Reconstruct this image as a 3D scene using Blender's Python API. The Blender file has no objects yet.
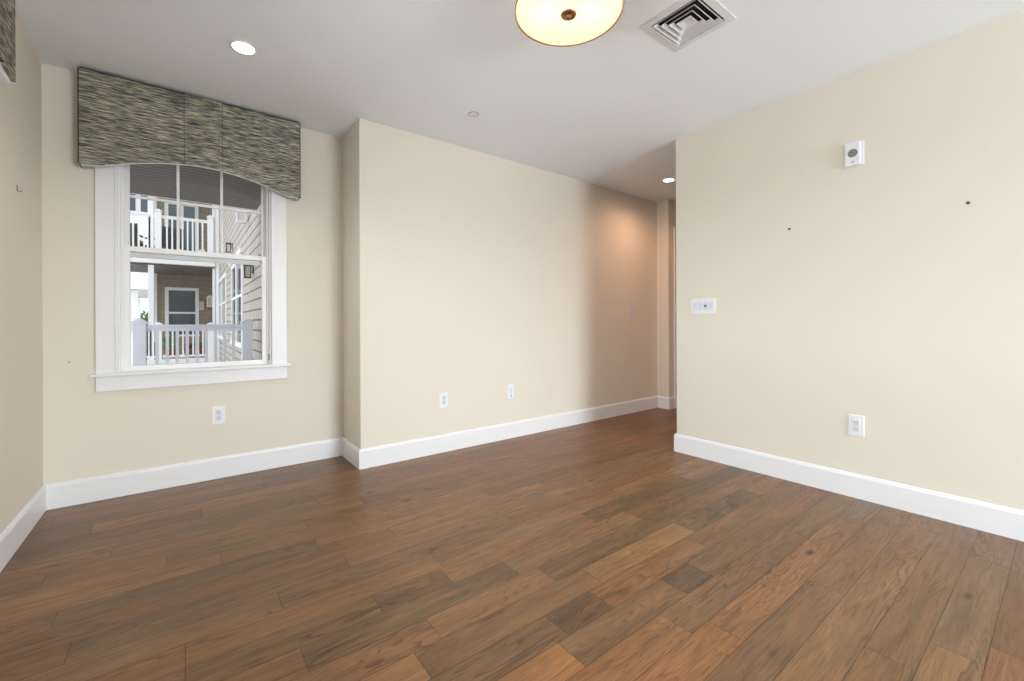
import bpy, bmesh, math, random
from mathutils import Vector, Matrix

# ------------------------------------------------------------------ camera
F_PX, CY, YAW, ROLL, EYE = 430.178, 322.738, 0.65178, -0.004152, 1.1365
C = bpy.context.scene.collection
scn = bpy.context.scene
cam = bpy.data.cameras.new('camera'); camo = bpy.data.objects.new('camera', cam); C.objects.link(camo)
Rv = Vector((math.cos(YAW), -math.sin(YAW), 0)); Fv = Vector((math.sin(YAW), math.cos(YAW), 0)); Uv = Vector((0, 0, 1))
cr, sr = math.cos(ROLL), math.sin(ROLL)
rx = Rv*cr + Uv*sr; ux = -Rv*sr + Uv*cr
camo.matrix_world = Matrix(((rx.x, ux.x, -Fv.x, 0), (rx.y, ux.y, -Fv.y, 0), (rx.z, ux.z, -Fv.z, EYE), (0, 0, 0, 1)))
cam.sensor_fit = 'HORIZONTAL'; cam.sensor_width = 36; cam.lens = 36*F_PX/1024
cam.shift_y = -(340.5-CY)/1024; cam.clip_start = 0.02; cam.clip_end = 300
scn.camera = camo

# ------------------------------------------------------------------ colour management
vs = scn.view_settings
vs.view_transform = 'Standard'; vs.look = 'None'; vs.gamma = 1; vs.use_curve_mapping = False
vs.exposure = 0.11

# ------------------------------------------------------------------ daylight: overcast sky above, dim ground haze below
SKY = 2.1
FILL = 6.2   # radiance of the fill lamps added at the out-of-view window openings
w = bpy.data.worlds.new('overcast_sky'); scn.world = w; w.use_nodes = True
nt = w.node_tree; nt.nodes.clear()
def N(nt, t, **k):
    n = nt.nodes.new(t)
    for a, b in k.items():
        if a.startswith('i_'): n.inputs[a[2:]].default_value = b
        else: setattr(n, a, b)
    return n
tc = N(nt, 'ShaderNodeTexCoord'); sx = N(nt, 'ShaderNodeSeparateXYZ'); rp = N(nt, 'ShaderNodeValToRGB')
bg = N(nt, 'ShaderNodeBackground'); wo = N(nt, 'ShaderNodeOutputWorld')
mr = N(nt, 'ShaderNodeMapRange'); mr.inputs['From Min'].default_value = -1; mr.inputs['From Max'].default_value = 1
nt.links.new(tc.outputs['Generated'], sx.inputs[0]); nt.links.new(sx.outputs['Z'], mr.inputs['Value'])
nt.links.new(mr.outputs[0], rp.inputs[0]); nt.links.new(rp.outputs[0], bg.inputs['Color']); nt.links.new(bg.outputs[0], wo.inputs[0])
e = rp.color_ramp.elements
e[0].position = 0.0; e[0].color = (.24, .24, .24, 1)
e[1].position = 1.0; e[1].color = (1, 1, 1.0, 1)
k_ = rp.color_ramp.elements.new(0.49); k_.color = (.28, .28, .28, 1)
k_ = rp.color_ramp.elements.new(0.51); k_.color = (.72, .76, .80, 1)
k_ = rp.color_ramp.elements.new(0.70); k_.color = (.93, .97, 1.0, 1)
bg.inputs['Strength'].default_value = SKY

# ------------------------------------------------------------------ measures (metres)
H = 2.74
XL, YA, XC, YB, XP, YP, XR, YR, BH = -0.688, 3.840, 1.093, 3.387, 5.024, 3.219, 3.443, 2.134, 0.155
YREAR, XEND = -4.4, 6.9
# window openings: (x0,x1 / y0,y1, z0, z1)
W1 = (-0.345, 0.548, 0.80, 2.43)
W2 = (0.55, 2.32, 0.80, 2.43)
W3 = (1.55, 3.35, 0.04, 2.20)
W4 = (-3.60, -1.60, 0.80, 2.20)

def portal(name, loc, rot, sx_, sy_):
    l = bpy.data.lights.new(name, 'AREA'); l.shape = 'RECTANGLE'; l.size = sx_; l.size_y = sy_
    l.cycles.is_portal = True
    o = bpy.data.objects.new(name, l); C.objects.link(o); o.location = loc; o.rotation_euler = rot
    return o
# portals only guide the sky's light through the windows (they add no light of their own)
portal('window_portal', ((W1[0]+W1[1])/2, YA+.2, (W1[2]+W1[3])/2), (-math.pi/2, 0, 0), W1[1]-W1[0], W1[3]-W1[2])
def daylight(loc, rot, sx_, sy_, k=1.0):  # added area lamps standing in for window daylight, boosted to brighten the room
    l = bpy.data.lights.new('window_daylight', 'AREA'); l.shape = 'RECTANGLE'; l.size = sx_; l.size_y = sy_
    l.energy = math.pi*sx_*sy_*FILL*k; l.color = (.85, .94, 1.0)
    o = bpy.data.objects.new('window_daylight', l); C.objects.link(o); o.location = loc; o.rotation_euler = rot
daylight((XL-.21, (W2[0]+W2[1])/2, (W2[2]+W2[3])/2), (0, -math.pi/2, 0), W2[3]-W2[2]-.03, W2[1]-W2[0]-.03, .8)
daylight((XL-.21, (W4[0]+W4[1])/2, (W4[2]+W4[3])/2), (0, -math.pi/2, 0), W4[3]-W4[2]-.03, W4[1]-W4[0]-.03, 1.3)
daylight(((W3[0]+W3[1])/2, YREAR-.2, (W3[2]+W3[3])/2), (math.pi/2, 0, 0), W3[1]-W3[0]-.02, W3[3]-W3[2]-.02, 3.0)
# added lamp panels outside, standing in for sky: they brighten the lower walls only
def sky_fill_panel(loc, rot, sx_, sy_, power):
    l = bpy.data.lights.new('sky_fill_panel', 'AREA'); l.shape = 'RECTANGLE'; l.size = sx_; l.size_y = sy_; l.energy = power; l.color = (.82, .92, 1.0)
    o = bpy.data.objects.new('sky_fill_panel', l); C.objects.link(o); o.location = loc; o.rotation_euler = rot
sky_fill_panel((XL-3.0, 1.2, 2.6), (0, -math.pi/2, 0), .9, 3.0, 125)
sky_fill_panel((2.9, YREAR-3.0, 2.45), (math.pi/2, 0, 0), 3.8, .6, 420)
# fill lamps added under the ceiling behind the camera, without any fixture
for x_, y_ in ((.0, -.3), (1.4, -.9), (.4, -2.8), (2.3, -2.8)):
    l = bpy.data.lights.new('room_fill_light', 'SPOT'); l.energy = 22; l.color = (1, .95, .88); l.spot_size = math.radians(140); l.spot_blend = 1; l.shadow_soft_size = .12
    o = bpy.data.objects.new('room_fill_light', l); C.objects.link(o); o.location = (x_, y_, H-.02)

# ------------------------------------------------------------------ materials
def srgb(r, g, b):
    f = lambda c: (c/255/12.92) if c/255 <= .04045 else ((c/255+.055)/1.055)**2.4
    return (f(r), f(g), f(b), 1)
def mat(name, col, rough=.5, metal=0, bump=0, bscale=200, vary=0, vscale=3, spec=.5, emis=None, estr=0):
    m = bpy.data.materials.new(name); m.use_nodes = True; nt = m.node_tree; b = nt.nodes['Principled BSDF']
    b.inputs['Roughness'].default_value = rough; b.inputs['Metallic'].default_value = metal
    b.inputs['Specular IOR Level'].default_value = spec
    tc = N(nt, 'ShaderNodeTexCoord')
    if vary:
        no = N(nt, 'ShaderNodeTexNoise'); no.inputs['Scale'].default_value = vscale; no.inputs['Detail'].default_value = 5
        mx = N(nt, 'ShaderNodeMix', data_type='RGBA')
        mx.inputs[6].default_value = tuple(c*(1-vary) for c in col[:3])+(1,)
        mx.inputs[7].default_value = tuple(min(1, c*(1+vary)) for c in col[:3])+(1,)
        nt.links.new(tc.outputs['Object'], no.inputs['Vector']); nt.links.new(no.outputs['Fac'], mx.inputs[0])
        nt.links.new(mx.outputs[2], b.inputs['Base Color'])
    else: b.inputs['Base Color'].default_value = col
    if bump:
        n2 = N(nt, 'ShaderNodeTexNoise'); n2.inputs['Scale'].default_value = bscale; n2.inputs['Detail'].default_value = 3
        bp = N(nt, 'ShaderNodeBump'); bp.inputs['Strength'].default_value = bump; bp.inputs['Distance'].default_value = .002
        nt.links.new(tc.outputs['Object'], n2.inputs['Vector']); nt.links.new(n2.outputs['Fac'], bp.inputs['Height'])
        nt.links.new(bp.outputs[0], b.inputs['Normal'])
    if emis: b.inputs['Emission Color'].default_value = emis; b.inputs['Emission Strength'].default_value = estr
    return m

M = {}
M['paint'] = mat('cream_wall_paint', srgb(232, 223, 209), .65, bump=.08, bscale=350, vary=.012, vscale=2, spec=.3)
M['ceil'] = mat('white_ceiling_paint', srgb(246, 251, 255), .9, bump=.05, bscale=300, spec=.2)
M['trim'] = mat('white_trim_paint', srgb(240, 240, 242), .35, vary=.01, vscale=4)
M['vinyl'] = mat('white_window_vinyl', srgb(246, 246, 246), .4)
M['plastic'] = mat('white_plastic', srgb(240, 241, 243), .35)
M['rocker'] = mat('soft_white_plastic', srgb(226, 227, 232), .3)
M['slot'] = mat('dark_socket_slot', srgb(60, 58, 56), .6)
M['bronze'] = mat('aged_bronze', srgb(150, 112, 78), .35, .9, vary=.15, vscale=30)
M['steel'] = mat('steel', srgb(150, 145, 135), .35, .9)
M['darkmetal'] = mat('dark_metal', srgb(92, 76, 60), .5, .3)
M['grille'] = mat('grey_grille', srgb(128, 127, 124), .6, vary=.25, vscale=500)
M['duct'] = mat('dark_duct_lining', srgb(70, 70, 70), .9)
M['vent'] = mat('white_vent_enamel', srgb(226, 227, 228), .45)
M['lining'] = mat('white_valance_lining', srgb(228, 230, 234), .8, bump=.1, bscale=400)
M['hole'] = mat('dark_plaster_hole', srgb(70, 55, 42), .9)
M['brass'] = mat('brass_hook', srgb(140, 118, 80), .4, .8)
M['canlens'] = mat('can_light_lens', srgb(255, 252, 245), .4, emis=(1, .97, .92, 1), estr=14)
M['canwarm'] = mat('warm_can_light_lens', srgb(255, 245, 230), .4, emis=(1, .88, .72, 1), estr=14)
M['piping'] = mat('dark_valance_piping', srgb(58, 62, 56), .9)
M['door'] = mat('white_door_paint', srgb(232, 231, 228), .4)
# outdoors
M['railwhite'] = mat('white_railing_vinyl', srgb(236, 238, 240), .45)
M['railgrey'] = mat('weathered_grey_railing', srgb(222, 224, 236), .5, vary=.04, vscale=8)
M['extwhite'] = mat('exterior_white_trim', srgb(232, 234, 236), .5)
M['concrete'] = mat('deck_concrete', srgb(214, 212, 208), .85, vary=.08, vscale=4)
M['paving'] = mat('pale_paving', srgb(178, 176, 172), .9, vary=.06, vscale=2)
M['darkwin'] = mat('dark_window_glass', srgb(70, 90, 96), .12, vary=.25, vscale=1.5)
M['bluewin'] = mat('blue_grey_window_glass', srgb(58, 66, 80), .1, vary=.25, vscale=1.2)
M['terracotta'] = mat('terracotta', srgb(170, 92, 74), .7, vary=.1, vscale=10)
M['leaf'] = mat('bright_leaf', srgb(122, 168, 74), .6, vary=.35, vscale=20)
M['treeleaf'] = mat('tree_leaf', srgb(82, 112, 66), .7, vary=.4, vscale=4)
M['bark'] = mat('bark', srgb(96, 82, 66), .9, vary=.2, vscale=12)
M['lampblack'] = mat('black_lantern_metal', srgb(46, 44, 42), .5, .4)
M['lampglass'] = mat('frosted_lantern_glass', srgb(206, 202, 190), .3)
M['chair'] = mat('charcoal_wicker', srgb(58, 58, 62), .8, bump=.4, bscale=60, vary=.3, vscale=40)
M['cushion'] = mat('pale_cushion', srgb(196, 192, 184), .9, vary=.12, vscale=18)
M['teal'] = mat('teal_plastic', srgb(110, 165, 160), .6)
M['roof'] = mat('grey_shingle_roof', srgb(120, 118, 118), .9, vary=.15, vscale=6)

def lap_siding(name, col, pitch, axis, ms=.011, dk=.22):
    """lap siding courses with staggered shingle joints: bands along Z, joints along the other axis"""
    m = bpy.data.materials.new(name); m.use_nodes = True; nt = m.node_tree; b = nt.nodes['Principled BSDF']
    b.inputs['Roughness'].default_value = .8
    tc = N(nt, 'ShaderNodeTexCoord'); sp = N(nt, 'ShaderNodeSeparateXYZ'); cb = N(nt, 'ShaderNodeCombineXYZ')
    nt.links.new(tc.outputs['Object'], sp.inputs[0])
    nt.links.new(sp.outputs[axis], cb.inputs[0]); nt.links.new(sp.outputs['Z'], cb.inputs[1])
    br = N(nt, 'ShaderNodeTexBrick'); br.offset = .5
    br.inputs['Scale'].default_value = 1; br.inputs['Brick Width'].default_value = .24; br.inputs['Row Height'].default_value = pitch
    br.inputs['Mortar Size'].default_value = ms; br.inputs['Mortar Smooth'].default_value = .1
    br.inputs['Color1'].default_value = col; br.inputs['Color2'].default_value = tuple(c*.86 for c in col[:3])+(1,)
    br.inputs['Mortar'].default_value = tuple(c*dk for c in col[:3])+(1,)
    nt.links.new(cb.outputs[0], br.inputs['Vector']); nt.links.new(br.outputs['Color'], b.inputs['Base Color'])
    return m
M['siding_light'] = lap_siding('taupe_lap_siding', srgb(190, 184, 176), .155, 'Y', .013, .2)
M['siding_shaded'] = lap_siding('shaded_shingle_siding', srgb(150, 138, 124), .17, 'X', .006, .5)  # darker copy of the taupe siding, the facade's shade put into its colour

def soffit_mat():
    m = bpy.data.materials.new('brown_beadboard_soffit'); m.use_nodes = True; nt = m.node_tree; b = nt.nodes['Principled BSDF']
    b.inputs['Roughness'].default_value = .6
    tc = N(nt, 'ShaderNodeTexCoord'); sp = N(nt, 'ShaderNodeSeparateXYZ'); nt.links.new(tc.outputs['Object'], sp.inputs[0])
    a = N(nt, 'ShaderNodeMath', operation='MULTIPLY'); a.inputs[1].default_value = 1/.11; nt.links.new(sp.outputs['Y'], a.inputs[0])
    f = N(nt, 'ShaderNodeMath', operation='FRACT'); nt.links.new(a.outputs[0], f.inputs[0])
    r = N(nt, 'ShaderNodeValToRGB'); nt.links.new(f.outputs[0], r.inputs[0])
    r.color_ramp.elements[0].position = .0; r.color_ramp.elements[0].color = srgb(20, 18, 17)
    r.color_ramp.elements[1].position = .5; r.color_ramp.elements[1].color = srgb(104, 98, 94)
    r.color_ramp.interpolation = 'LINEAR'
    nt.links.new(r.outputs[0], b.inputs['Base Color'])
    return m
M['soffit'] = soffit_mat()

def fabric_mat(name, axis):
    """space-dyed woven cloth: long horizontal streaks of slate, sage and sand"""
    m = bpy.data.materials.new(name); m.use_nodes = True; nt = m.node_tree; b = nt.nodes['Principled BSDF']
    b.inputs['Roughness'].default_value = .85; b.inputs['Specular IOR Level'].default_value = .2
    tc = N(nt, 'ShaderNodeTexCoord'); sp = N(nt, 'ShaderNodeSeparateXYZ'); nt.links.new(tc.outputs['Object'], sp.inputs[0])
    def streak(su, sv, seed, det=3, ro=.6):
        c = N(nt, 'ShaderNodeCombineXYZ')
        for i, (ax, s) in enumerate(((axis, su), ('Z', sv))):
            q = N(nt, 'ShaderNodeMath', operation='MULTIPLY'); q.inputs[1].default_value = s
            nt.links.new(sp.outputs[ax], q.inputs[0]); nt.links.new(q.outputs[0], c.inputs[i])
        c.inputs[2].default_value = seed
        n = N(nt, 'ShaderNodeTexNoise'); n.inputs['Scale'].default_value = 1; n.inputs['Detail'].default_value = det
        n.inputs['Roughness'].default_value = ro; n.inputs['Distortion'].default_value = .12
        nt.links.new(c.outputs[0], n.inputs['Vector']); return n.outputs['Fac']
    a = streak(11, 165, 1.0, 4); r1 = N(nt, 'ShaderNodeValToRGB'); nt.links.new(a, r1.inputs[0])
    el = r1.color_ramp.elements; el[0].position = .38; el[0].color = srgb(58, 62, 62); el[1].position = .66; el[1].color = srgb(212, 200, 172)
    x = el.new(.46); x.color = srgb(108, 110, 102)
    x = el.new(.53); x.color = srgb(150, 147, 130)
    bb = streak(9, 130, 7.3); r2 = N(nt, 'ShaderNodeValToRGB'); nt.links.new(bb, r2.inputs[0])
    el = r2.color_ramp.elements; el[0].position = .55; el[0].color = (0, 0, 0, 1); el[1].position = .64; el[1].color = (.8, .8, .8, 1)
    mx = N(nt, 'ShaderNodeMix', data_type='RGBA'); nt.links.new(r2.outputs[0], mx.inputs[0]); nt.links.new(r1.outputs[0], mx.inputs[6])
    mx.inputs[7].default_value = srgb(78, 82, 88)
    # broad tonal drift of the dye
    g = streak(2.2, 7, 3.1, 2); r3 = N(nt, 'ShaderNodeMapRange'); nt.links.new(g, r3.inputs['Value'])
    r3.inputs['From Min'].default_value = .3; r3.inputs['From Max'].default_value = .7; r3.inputs['To Min'].default_value = .78; r3.inputs['To Max'].default_value = 1.32
    v = N(nt, 'ShaderNodeMix', data_type='RGBA', blend_type='MULTIPLY'); v.inputs[0].default_value = 1
    nt.links.new(mx.outputs[2], v.inputs[6]); nt.links.new(r3.outputs[0], v.inputs[7]); nt.links.new(v.outputs[2], b.inputs['Base Color'])
    bp = N(nt, 'ShaderNodeBump'); bp.inputs['Strength'].default_value = .3; bp.inputs['Distance'].default_value = .002
    nt.links.new(a, bp.inputs['Height']); nt.links.new(bp.outputs[0], b.inputs['Normal'])
    return m
M['fabric_x'] = fabric_mat('woven_valance_fabric', 'X')
M['fabric_y'] = fabric_mat('woven_valance_fabric_side', 'Y')

def glass_mat(name, tint=(1, 1, 1, 1), spec=1.0):
    m = bpy.data.materials.new(name); m.use_nodes = True; nt = m.node_tree; nt.nodes.clear()
    o = N(nt, 'ShaderNodeOutputMaterial'); t = N(nt, 'ShaderNodeBsdfTransparent'); g = N(nt, 'ShaderNodeBsdfGlossy')
    g.inputs['Roughness'].default_value = .01; t.inputs['Color'].default_value = tint
    fr = N(nt, 'ShaderNodeFresnel'); fr.inputs['IOR'].default_value = 1.45; mx = N(nt, 'ShaderNodeMixShader')
    nt.links.new(fr.outputs[0], mx.inputs[0]); nt.links.new(t.outputs[0], mx.inputs[1]); nt.links.new(g.outputs[0], mx.inputs[2])
    nt.links.new(mx.outputs[0], o.inputs[0]); return m
M['glass'] = glass_mat('clear_window_glass')

def diffuser_mat():
    m = bpy.data.materials.new('frosted_lamp_glass'); m.use_nodes = True; nt = m.node_tree; nt.nodes.clear()
    o = N(nt, 'ShaderNodeOutputMaterial'); t = N(nt, 'ShaderNodeBsdfTranslucent'); t.inputs['Color'].default_value = (.95, .88, .68, 1)
    e = N(nt, 'ShaderNodeEmission'); e.inputs['Color'].default_value = (1, .84, .55, 1); e.inputs['Strength'].default_value = .62
    a = N(nt, 'ShaderNodeAddShader'); nt.links.new(t.outputs[0], a.inputs[0]); nt.links.new(e.outputs[0], a.inputs[1]); nt.links.new(a.outputs[0], o.inputs[0])
    return m
M['diffuser'] = diffuser_mat()
def shade_mat():
    m = bpy.data.materials.new('translucent_shade_fabric'); m.use_nodes = True; nt = m.node_tree; nt.nodes.clear()
    o = N(nt, 'ShaderNodeOutputMaterial'); t = N(nt, 'ShaderNodeBsdfTranslucent'); t.inputs['Color'].default_value = (.85, .55, .32, 1)
    d = N(nt, 'ShaderNodeBsdfDiffuse'); d.inputs['Color'].default_value = (.85, .72, .55, 1)
    a = N(nt, 'ShaderNodeMixShader'); a.inputs[0].default_value = .5
    nt.links.new(t.outputs[0], a.inputs[1]); nt.links.new(d.outputs[0], a.inputs[2]); nt.links.new(a.outputs[0], o.inputs[0])
    return m
M['shade'] = shade_mat()

def floor_mat():
    """stained oak: the plank's own stain colour (attribute), grain along its length, smoky patches and knots"""
    m = bpy.data.materials.new('stained_oak_planks'); m.use_nodes = True; nt = m.node_tree; b = nt.nodes['Principled BSDF']
    at = N(nt, 'ShaderNodeAttribute', attribute_name='stain'); uv = N(nt, 'ShaderNodeAttribute', attribute_name='grain')
    def noise(sx_, sy_, det=4, ro=.6, dist=0, off=0):
        mp = N(nt, 'ShaderNodeMapping'); mp.inputs['Scale'].default_value = (sx_, sy_, 1); mp.inputs['Location'].default_value = (off, off*.7, 0)
        n = N(nt, 'ShaderNodeTexNoise'); n.inputs['Scale'].default_value = 1; n.inputs['Detail'].default_value = det
        n.inputs['Roughness'].default_value = ro; n.inputs['Distortion'].default_value = dist
        nt.links.new(uv.outputs['Vector'], mp.inputs[0]); nt.links.new(mp.outputs[0], n.inputs['Vector']); return n.outputs['Fac']
    def rng(s, a, b_, c, d):
        r = N(nt, 'ShaderNodeMapRange'); nt.links.new(s, r.inputs['Value'])
        for k, v in zip(('From Min', 'From Max', 'To Min', 'To Max'), (a, b_, c, d)): r.inputs[k].default_value = v
        return r.outputs[0]
    def mul(ca, fb, blend='MULTIPLY', fac=1.0, colb=None):
        x = N(nt, 'ShaderNodeMix', data_type='RGBA', blend_type=blend)
        if hasattr(fac, 'is_output'): nt.links.new(fac, x.inputs[0])
        else: x.inputs[0].default_value = fac
        nt.links.new(ca, x.inputs[6])
        if colb: x.inputs[7].default_value = colb
        else: nt.links.new(fb, x.inputs[7])
        return x.outputs[2]
    fine = noise(5, 150, 5, .75, .3)
    # cathedral figure: contour lines of a stretched noise field
    fld = noise(1.3, 13, 2, .5, .5, 5)
    ml = N(nt, 'ShaderNodeMath', operation='MULTIPLY'); ml.inputs[1].default_value = 15; nt.links.new(fld, ml.inputs[0])
    fr = N(nt, 'ShaderNodeMath', operation='FRACT'); nt.links.new(ml.outputs[0], fr.inputs[0])
    cath = N(nt, 'ShaderNodeValToRGB'); nt.links.new(fr.outputs[0], cath.inputs[0])
    ce = cath.color_ramp.elements; ce[0].position = 0; ce[0].color = (.48, .44, .40, 1); ce[1].position = .32; ce[1].color = (1, 1, 1, 1)
    x = ce.new(.9); x.color = (1, 1, 1, 1)
    x = ce.new(1.0); x.color = (.56, .52, .48, 1)
    col = at.outputs['Color']
    col = mul(col, rng(fine, .28, .72, .6, 1.34))
    cm = rng(noise(.9, 5, 2, .5, 0, 9), .38, .6, .2, .95)
    col = mul(col, cath.outputs[0], fac=cm)
    # smoky grey and warm orange drifts within boards
    col = mul(col, rng(noise(1.8, 13, 5, .65, .9, 17), .25, .75, .66, 1.32))
    col = mul(col, None, 'MIX', rng(noise(2.4, 9, 3, .6, .6, 31), .58, .74, 0, .42), srgb(84, 68, 52))
    col = mul(col, None, 'MIX', rng(noise(1.5, 12, 3, .6, 1.0, 43), .58, .76, 0, .42), srgb(160, 106, 64))
    # knots
    vo = N(nt, 'ShaderNodeTexVoronoi'); vo.inputs['Scale'].default_value = 1; vo.inputs['Randomness'].default_value = 1
    mp = N(nt, 'ShaderNodeMapping'); mp.inputs['Scale'].default_value = (1.7, 4.2, 1); nt.links.new(uv.outputs['Vector'], mp.inputs[0]); nt.links.new(mp.outputs[0], vo.inputs['Vector'])
    col = mul(col, None, 'MIX', rng(vo.outputs['Distance'], .02, .085, .8, 0), srgb(48, 33, 24))
    nt.links.new(col, b.inputs['Base Color'])
    nt.links.new(rng(fine, .3, .7, .30, .46), b.inputs['Roughness'])
    b.inputs['Specular IOR Level'].default_value = .45
    bp = N(nt, 'ShaderNodeBump'); bp.inputs['Strength'].default_value = .12; bp.inputs['Distance'].default_value = .001
    nt.links.new(fine, bp.inputs['Height']); nt.links.new(bp.outputs[0], b.inputs['Normal'])
    return m
M['floor'] = floor_mat()

# ------------------------------------------------------------------ mesh helpers
def bx(bm, x0, x1, y0, y1, z0, z1, bev=0, seg=1, mi=0):
    vs_ = [bm.verts.new((x, y, z)) for x in (x0, x1) for y in (y0, y1) for z in (z0, z1)]
    q = [(0, 1, 3, 2), (4, 6, 7, 5), (0, 4, 5, 1), (2, 3, 7, 6), (0, 2, 6, 4), (1, 5, 7, 3)]
    fs = [bm.faces.new([vs_[i] for i in f]) for f in q]
    for f in fs: f.material_index = mi
    if bev:
        es = {e_ for f in fs for e_ in f.edges}
        bmesh.ops.bevel(bm, geom=list(es), offset=bev, segments=seg, affect='EDGES', profile=.5)
def lathe(bm, prof, c=(0, 0, 0), n=32, axis='Z', caps=True, mi=0):
    rings = []
    for r, h in prof:
        ring = []
        for i in range(n):
            a = 2*math.pi*i/n
            p = {'Z': (r*math.cos(a), r*math.sin(a), h), 'Y': (r*math.cos(a), h, r*math.sin(a)), 'X': (h, r*math.cos(a), r*math.sin(a))}[axis]
            ring.append(bm.verts.new((p[0]+c[0], p[1]+c[1], p[2]+c[2])))
        rings.append(ring)
    for a, b in zip(rings, rings[1:]):
        for i in range(n):
            f = bm.faces.new((a[i], a[(i+1) % n], b[(i+1) % n], b[i])); f.smooth = True; f.material_index = mi
    if caps:
        for r_ in (rings[0], rings[-1]):
            f = bm.faces.new(r_); f.material_index = mi
def prism(bm, pts, d0, d1, plane='XZ', mi=0):
    """extrude a closed outline: plane XZ extrudes along Y, YZ along X, XY along Z"""
    def P(u, v, d): return {'XZ': (u, d, v), 'YZ': (d, u, v), 'XY': (u, v, d)}[plane]
    a = [bm.verts.new(P(u, v, d0)) for u, v in pts]; b = [bm.verts.new(P(u, v, d1)) for u, v in pts]
    n = len(pts); fs = [bm.faces.new(a), bm.faces.new(b)]
    for i in range(n): fs.append(bm.faces.new((a[i], a[(i+1) % n], b[(i+1) % n], b[i])))
    for f in fs: f.material_index = mi
def tube(bm, pts, r, n=8):
    pts = [Vector(p) for p in pts]; rings = []
    for i, p in enumerate(pts):
        t = (pts[min(i+1, len(pts)-1)]-pts[max(i-1, 0)]).normalized()
        s = t.cross(Vector((0, 0, 1))) if abs(t.z) < .95 else t.cross(Vector((1, 0, 0)))
        s.normalize(); u = s.cross(t)
        rings.append([bm.verts.new(p+s*r*math.cos(2*math.pi*k/n)+u*r*math.sin(2*math.pi*k/n)) for k in range(n)])
    for a, b in zip(rings, rings[1:]):
        for k in range(n): f = bm.faces.new((a[k], a[(k+1) % n], b[(k+1) % n], b[k])); f.smooth = True
    bm.faces.new(rings[0]); bm.faces.new(rings[-1])
def obj(name, bm, mats, parent=None, loc=None):
    bmesh.ops.recalc_face_normals(bm, faces=bm.faces[:])
    me = bpy.data.meshes.new(name); bm.to_mesh(me); bm.free()
    for m in (mats if isinstance(mats, (list, tuple)) else [mats]): me.materials.append(m)
    o = bpy.data.objects.new(name, me); C.objects.link(o)
    if parent: o.parent = parent
    if loc: o.location = loc
    return o
def box_obj(name, dims, m, parent=None, bev=0, seg=2):
    bm = bmesh.new(); bx(bm, *dims, bev, seg); return obj(name, bm, m, parent)
def struct(o): o['kind'] = 'structure'; return o
def thing(name, label, cat, loc=(0, 0, 0), rotz=0, group=None):
    o = bpy.data.objects.new(name, None); C.objects.link(o); o.location = loc; o.rotation_euler = (0, 0, rotz)
    o.empty_display_size = .05; o['label'] = label; o['category'] = cat
    if group: o['group'] = group
    return o
def tag(o, label, cat, group=None):
    o['label'] = label; o['category'] = cat
    if group: o['group'] = group
    return o
def dup(root, loc, label=None, rotz=None):
    r = root.copy(); C.objects.link(r); r.location = loc
    if rotz is not None: r.rotation_euler = (0, 0, rotz)
    if label: r['label'] = label
    for ch in list(root.children):
        c = ch.copy(); C.objects.link(c); c.parent = r
        for g in list(ch.children):
            d = g.copy(); C.objects.link(d); d.parent = c
    return r

# ------------------------------------------------------------------ floor planks
PW, Y0 = 0.1335, 0.184
rnd = random.Random(11)
TON = {'b': (124, 92, 68), 't': (140, 104, 72), 'g': (108, 88, 68), 'd': (88, 70, 56), 'o': (152, 106, 66),
       'r': (118, 78, 58), 'm': (130, 98, 72), 'k': (78, 63, 54), 'y': (138, 108, 76), 'G': (114, 94, 74)}
known = {  # row: [(x_start, tone), ...] read off the photo
    -1: [(1.2, 'r')], 0: [(1.5, 'y'), (2.095, 'G'), (3.015, 'm')], 1: [(1.0, 'y'), (1.886, 'g'), (3.2, 'g')],
    2: [(1.1, 't'), (2.9, 'm')], 3: [(1.2, 'b'), (2.18, 'g')], 4: [(.7, 'o'), (1.581, 'b'), (3.0, 'g')],
    5: [(.2, 't'), (1.47, 'b'), (2.6, 'g')], 6: [(-.1, 'o'), (1.052, 'm'), (1.67, 'b'), (1.675, 'k'), (1.88, 'b'), (2.7, 'r')],
    7: [(.2, 'm'), (1.109, 'k'), (1.356, 'b'), (2.1, 'b')], 8: [(-.3, 't'), (.627, 'b'), (1.45, 't'), (2.2, 'g'), (3.0, 'b')],
    9: [(-.5, 'b'), (.735, 'm'), (1.3, 'g'), (2.5, 'b')], 10: [(-.6, 'b'), (.321, 'g'), (1.2, 'b'), (2.1, 'g')],
    11: [(-.4, 'y'), (.0, 'y'), (.62, 'd'), (.935, 'm'), (1.878, 'g'), (2.9, 'b')],
    12: [(-.7, 'b'), (.001, 'o'), (.96, 'm'), (2.3, 't')], 13: [(-.69, 'y'), (.311, 'm'), (1.5, 'b'), (2.19, 'm')],
    14: [(-.323, 'G'), (.615, 'm'), (1.7, 'b')], 15: [(-.6, 'b'), (.9, 'b'), (2.0, 'r')],
    16: [(-.4, 'g'), (.543, 'b'), (1.6, 'r')], 17: [(-.6, 't'), (.141, 'g'), (.770, 'm'), (1.709, 'r')],
    18: [(-.07, 'y'), (.547, 'b'), (1.1, 'b')], 19: [(-.5, 'b'), (.9, 'r')], 20: [(-.29, 'b'), (.677, 'b'), (1.9, 'r')],
    21: [(-.69, 'b'), (.025, 'g'), (1.1, 'r')], 24: [(-.69, 'b'), (.455, 'r')], 25: [(-.6, 'b'), (.452, 'b'), (1.2, 'r')], 26: [(-.69, 'b'), (.676, 'g')]}
bm = bmesh.new(); cl = bm.loops.layers.float_color.new('stain'); uvl = bm.loops.layers.float_vector.new('grain') if hasattr(bm.loops.layers, 'float_vector') else None
planks = []
X0F, X1F = XL-.05, XEND+.05
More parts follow.
